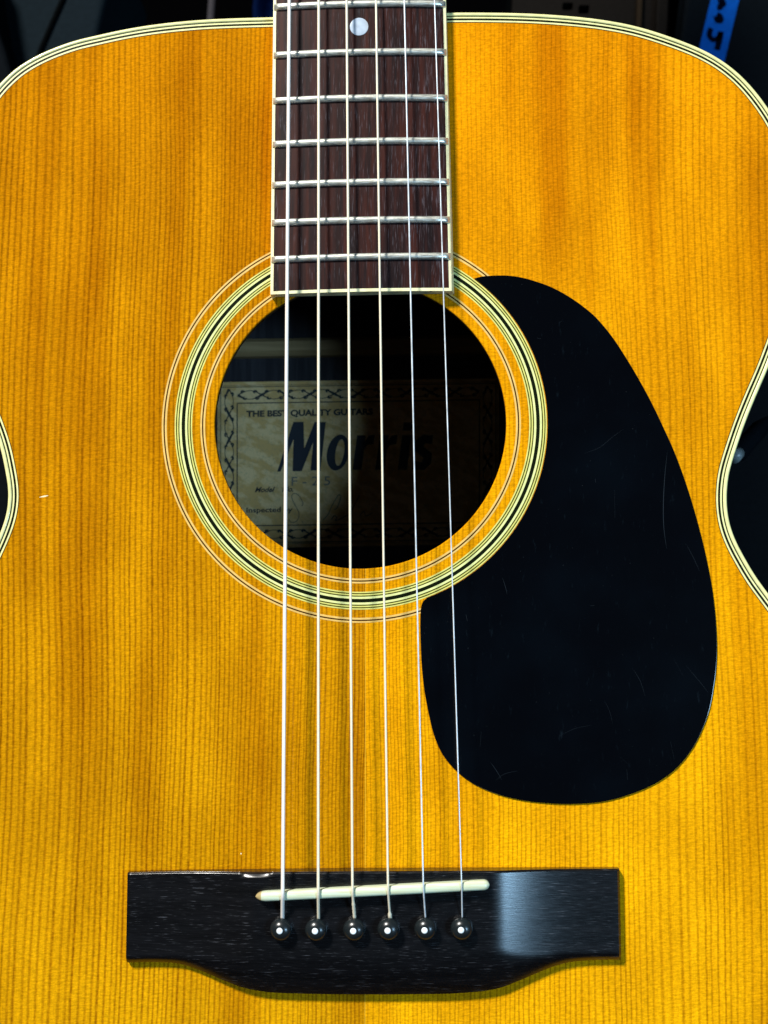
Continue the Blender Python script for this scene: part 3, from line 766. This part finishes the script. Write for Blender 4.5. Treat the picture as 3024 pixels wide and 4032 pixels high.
# logo letters: a heavy slanted word
def ell(cx_, cy_, a, b, sh, n=28): return [(cx_+a*math.cos(2*math.pi*i/n)-sh*b*math.sin(2*math.pi*i/n), cy_+b*math.sin(2*math.pi*i/n)) for i in range(n)]
lets = [(cv([(835, 1185), (1045, 535), (1180, 535), (1188, 880), (1325, 535), (1470, 535), (1400, 1170), (1270, 1170), (1305, 800), (1155, 1180), (1035, 1180), (1048, 760), (880, 1185)]), ()),
        (ell(1331, 1782, 44, 71, 0.14), (ell(1338, 1782, 17, 52, 0.14),)),
        ([(1388, 1850), (1406, 1714), (1440, 1714), (1437, 1738), (1452, 1716), (1475, 1712), (1470, 1748), (1445, 1752), (1433, 1770), (1423, 1850)], ()),
        ([(1478, 1850), (1496, 1714), (1530, 1714), (1527, 1738), (1542, 1716), (1565, 1712), (1560, 1748), (1535, 1752), (1523, 1770), (1513, 1850)], ()),
        ([(1566, 1850), (1584, 1714), (1620, 1714), (1602, 1850)], ()), ([(1586, 1695), (1590, 1664), (1626, 1664), (1622, 1695)], ()),
        ([(1622, 1850), (1626, 1815), (1660, 1820), (1668, 1802), (1636, 1775), (1636, 1735), (1665, 1712), (1705, 1714), (1701, 1748), (1674, 1745), (1668, 1758), (1700, 1785), (1697, 1825), (1670, 1850)], ())]
for ou, ho in lets: poly_px('logo_letter', ou, 'logo_ink', ho)
def text(name, s, x, y, cap, mat, wid=None, shear=0.0, bold=0.0):
    cu = bpy.data.curves.new(name, 'FONT'); cu.body = s; cu.size = 1; cu.shear = shear; cu.offset = bold; cu.resolution_u = 3
    tmp = bpy.data.objects.new('tmp', cu); COL.objects.link(tmp)
    dg = bpy.context.evaluated_depsgraph_get(); me = bpy.data.meshes.new_from_object(tmp.evaluated_get(dg))
    bpy.data.objects.remove(tmp, do_unlink=True)
    xs = [v.co.x for v in me.vertices]; mx, mn = max(xs), min(xs)
    q0 = Vector((*LP(x, y), HP)); sc = (Vector(LP(x, y-cap))-Vector(LP(x, y))).length/0.70
    sxx = sc if wid is None else (Vector(LP(x+wid, y))-Vector(LP(x, y))).length/(mx-mn)
    for v in me.vertices:
        a_, b_ = (v.co.x-mn)*sxx, v.co.y*sc; v.co = Vector((q0.x+a_, q0.y+b_+a_*0.0145, q0.z))*MM
    me.materials.clear(); me.materials.append(M[mat])
    o = bpy.data.objects.new(name, me); COL.objects.link(o); o.parent = LB; return o
text('heading_print', 'THE BEST QUALITY GUITARS', 970, 1641, 23, 'print_ink', 498, 0, 0.045)
text('stamped_number', 'F - 2 5', 1148, 1913, 36, 'stamp_ink', 152, 0, 0.0)
text('model_print', 'Model    No.', 1003, 1938, 20, 'print_ink', 152, 0.35, 0.03)
text('inspector_print', 'Inspected by', 970, 2018, 19, 'print_ink', 182, 0, 0.025)
vs = []; fs = []
sg = lambda l: [(1040+x/3.318, 1850+y/3.318) for x, y in l]
for st in ([(490, 475), (508, 450), (490, 390), (440, 325), (390, 308), (360, 345), (378, 410), (420, 490), (455, 570), (442, 645), (400, 685), (350, 682), (320, 640)], [(495, 672), (505, 680)],
           [(770, 655), (830, 590), (880, 480), (950, 360), (978, 325), (1000, 340), (985, 410), (950, 500), (915, 520)], [(880, 650), (915, 600), (950, 625), (930, 660), (1000, 640), (1060, 605), (1100, 590)], [(1150, 520), (1200, 420), (1245, 330)], [(1250, 600), (1300, 540), (1330, 600), (1420, 560)]):
    pp = catmull([LP(*q) for q in sg(st)], 5, closed=False); ribbon_geo(pp, 0.28, HP+0.02, vs, fs)
mesh('signature', vs, fs, 'pencil_ink', LB)

# ================================================================== behind the guitar
def bg_thing(name, label, cat, loc): return thing(name, label, cat, loc)
def quad_slab(poly_px_, h, depth, inflate=1.0):
    return [tuple(P(x, y, h))[:2] for x, y in poly_px_]
def round_poly(poly, r, k=5):
    out = []; n = len(poly)
    for i in range(n):
        p, a, b = Vector(poly[i]), Vector(poly[i-1]), Vector(poly[(i+1) % n])
        u, v = (a-p).normalized(), (b-p).normalized()
        s, e = p+u*r, p+v*r
        for j in range(k+1):
            t = j/k; q = s*(1-t)**2+p*2*t*(1-t)+e*t*t; out.append((q.x, q.y))
    return out
def local_slab(root_loc, name, poly, h0, h1, mat, root, bevel=0, **props):
    pl = [(x-root_loc[0], y-root_loc[1]) for x, y in poly]
    return slab(name, pl, h0-root_loc[2], h1-root_loc[2], mat, root, bevel=bevel, **props)
FLOOR = -332.0
# soft case, top left
h = -330
loc = (P(200, 100, h).x, FLOOR, h)
T1 = thing('soft_case', 'dark blue-grey soft case with a slanting black seam, behind the guitar at top left', 'case', loc)
q = quad_slab([(45, 300), (-5, 110), (-60, -250), (470, -250), (385, 130), (352, 420), (300, 900), (120, 900)], h, 0)
q[-2] = (q[-2][0], FLOOR); q[-1] = (q[-1][0], FLOOR)
local_slab(loc, 'panel', round_poly(q, 8), h-90, h, 'case_fabric', T1, 4)
sm_ = [P(x, y, h+1) for x, y in [(300, -150), (250, -10), (205, 90), (160, 195), (120, 330)]]
tube('seam', [tuple(Vector(p_)-Vector(loc)) for p_ in sm_], 1.5, 'case_seam', T1, 8)
# black bag, far left edge
h2 = -300; loc = (P(-120, 300, h2).x, FLOOR, h2)
q = quad_slab([(-500, -200), (-60, -200), (-8, 120), (22, 200), (48, 300), (90, 600), (60, 1500), (-500, 1500)], h2, 0)
T2 = thing('black_bag', 'black cloth bag at the far left edge, partly in front of the blue-grey soft case', 'bag', loc)
q2 = [p_ if i not in (6, 7) else (p_[0], FLOOR) for i, p_ in enumerate(q)]
local_slab(loc, 'bag_body', round_poly(q2, 6), h2-60, h2, 'dark_fabric', T2, 4)
# thin pole
h = -420; pa, pb = P(862, -400, h), P(828, 90, h); d_ = pb-pa; k_ = (FLOOR-pa.y)/d_.y; pc = pa+d_*k_
loc = (pc.x, FLOOR, h)
T3 = thing('stand_pole', 'thin grey metal pole leaning between the soft case and the guitar neck', 'pole', loc)
tube('pole_tube', [tuple(pa-Vector(loc)), (0, 0, 0)], 2.4, 'stand_steel', T3, 12)
lathe('foot', [(9, 0), (9, 6), (6, 9)], 'dark_fabric', T3, 16, Matrix.Rotation(math.radians(-90), 4, 'X'))
# blue cloth next to the neck
h = -380; loc = (P(1070, 30, h).x, FLOOR, h)
T4 = thing('blue_cloth', 'dark blue cloth hanging directly left of the fretboard, above the body', 'cloth', loc)
vs = []; fs = []; W_, H_ = 14, 20
x0, x1 = P(1022, 0, h).x, P(1260, 0, h).x; y1 = P(1000, -300, h).y; y0 = P(1000, 400, h).y
for i in range(W_+1):
    for j in range(H_+1):
        u_ = x0+(x1-x0)*i/W_+3*math.sin(j*0.5); v_ = y0+(y1-y0)*j/H_
        vs.append((u_-loc[0], v_-loc[1], 7*math.sin(i*0.9+j*0.15)))
for i in range(W_):
    for j in range(H_): a_ = i*(H_+1)+j; fs.append((a_, a_+1, a_+H_+2, a_+H_+1))
o = mesh('cloth_sheet', vs, fs, 'blue_cloth', T4, True)
md = o.modifiers.new('thickness', 'SOLIDIFY'); md.thickness = 0.0015
# brown-black cabinet with two square holes
h = -360; loc = (P(2350, 60, h).x, FLOOR, h)
T5 = thing('wooden_cabinet', 'dark brown wooden cabinet with two square holes, behind the guitar right of the neck', 'cabinet', loc)
def sq(x0, y0, x1, y1, tl=8): return [tuple(P(a, b, h))[:2] for a, b in ((x0+tl*0.4, y0), (x1+tl*0.4, y0), (x1, y1), (x0, y1))]
out_ = quad_slab([(2030, -260), (2655, -260), (2632, 200), (2590, 900), (1990, 900), (2010, 200)], h, 0)
out_[3] = (out_[3][0], FLOOR); out_[4] = (out_[4][0], FLOOR)
hs_ = [round_poly(sq(2212, 10, 2254, 40), 1), round_poly(sq(2276, 20, 2318, 54), 1)]
pl = [(x_-loc[0], y_-loc[1]) for x_, y_ in out_]
slab('front_panel', pl, -12, 0, 'brown_case', T5, holes=[[(x_-loc[0], y_-loc[1]) for x_, y_ in hh] for hh in hs_])
slab('cabinet_body', pl, -200, -12.5, 'case_seam', T5)
local_slab(loc, 'trim_strip', quad_slab([(2515, -250), (2537, -250), (2521, 200), (2500, 200)], h, 0), h+0.5, h+4, 'tan_trim', T5, 1)
local_slab(loc, 'side_rail', quad_slab([(2590, -250), (2640, -250), (2618, 260), (2570, 260)], h, 0), h+0.5, h+6, 'brown_case', T5, 1.5)
# black equipment case with blue tape
h = -340; loc = (P(2900, 200, h).x, FLOOR, h)
T6 = thing('equipment_case', 'black vinyl equipment case with hand-lettered blue tape, behind the upper right shoulder', 'case', loc)
q = quad_slab([(2735, -260), (3700, -260), (3560, 1300), (2610, 1300), (2668, 200)], h, 0); q[2] = (q[2][0], FLOOR); q[3] = (q[3][0], FLOOR)
local_slab(loc, 'case_body', round_poly(q, 5), h-150, h, 'black_vinyl', T6, 3)
tp_ = quad_slab([(2824, -200), (2950, -200), (2910, 0), (2850, 250), (2843, 330), (2728, 330), (2755, 180), (2798, 0)], h, 0)
TP = local_slab(loc, 'tape_strip', tp_, h+0.1, h+0.4, 'blue_tape', T6)
vs = []; fs = []
def mk(pth, wd):
    pp = catmull([tuple(P(x_, y_, h))[:2] for x_, y_ in pth], 6, closed=False) if len(pth) > 2 else [tuple(P(x_, y_, h))[:2] for x_, y_ in pth]
    ribbon_geo([(a_-loc[0], b_-loc[1]) for a_, b_ in pp], wd, 0.5, vs, fs)
mk([(2800, 112), (2792, 140), (2806, 158), (2826, 152), (2838, 128)], 3.2); mk([(2838, 125), (2832, 160), (2822, 198)], 3.6)
mk([(2822, 58), (2834, 66), (2838, 82), (2824, 82), (2820, 66)], 3.4); mk([(2826, 8), (2842, 4), (2848, 18), (2834, 26), (2836, 42)], 3.4); mk([(2834, -40), (2850, -36)], 3.5)
mesh('handwriting', vs, fs, 'marker_ink', TP)
# stand arm beside the waist
h = -60
pa, pb = P(2875, 1808, -60), P(3120, 1560, -150)
loc = (P(3000, 1700, -130).x, FLOOR, -150)
T7 = thing('guitar_stand', 'black tubular guitar stand with a highlight modelled as a pale tip touching the waist on the right', 'guitar stand', loc)
tube('stand_arm', [tuple(P(2905, 1785, -70)-Vector(loc)), tuple(P(2990, 1690, -95)-Vector(loc)), tuple(P(3090, 1600, -150)-Vector(loc)), (30, 0, 0)], 3.6, 'dark_fabric', T7, 12)
simple('tip_highlight', (0.22, 0.25, 0.25), 0.35)  # bright glint at the arm's end, put in as a pale piece
tube('tip_highlight', [tuple(P(2890, 1800, -66)-Vector(loc)), tuple(P(2906, 1784, -70)-Vector(loc))], 2.6, 'tip_highlight', T7, 12)
# setting
vs = []; fs = []
def big(name, pts_, mat):
    o = _mesh(name, pts_, [(0, 1, 2, 3)], mat); o.matrix_world = R90; o['kind'] = 'structure'; return o
big('wall', [(-2500, -700, -1000), (2500, -700, -1000), (2500, 1800, -1000), (-2500, 1800, -1000)], 'wall_paint')
big('floor', [(-2500, FLOOR-1, -1010), (2500, FLOOR-1, -1010), (2500, FLOOR-1, 2000), (-2500, FLOOR-1, 2000)], 'floor_dark')
bpy.context.view_layer.update()
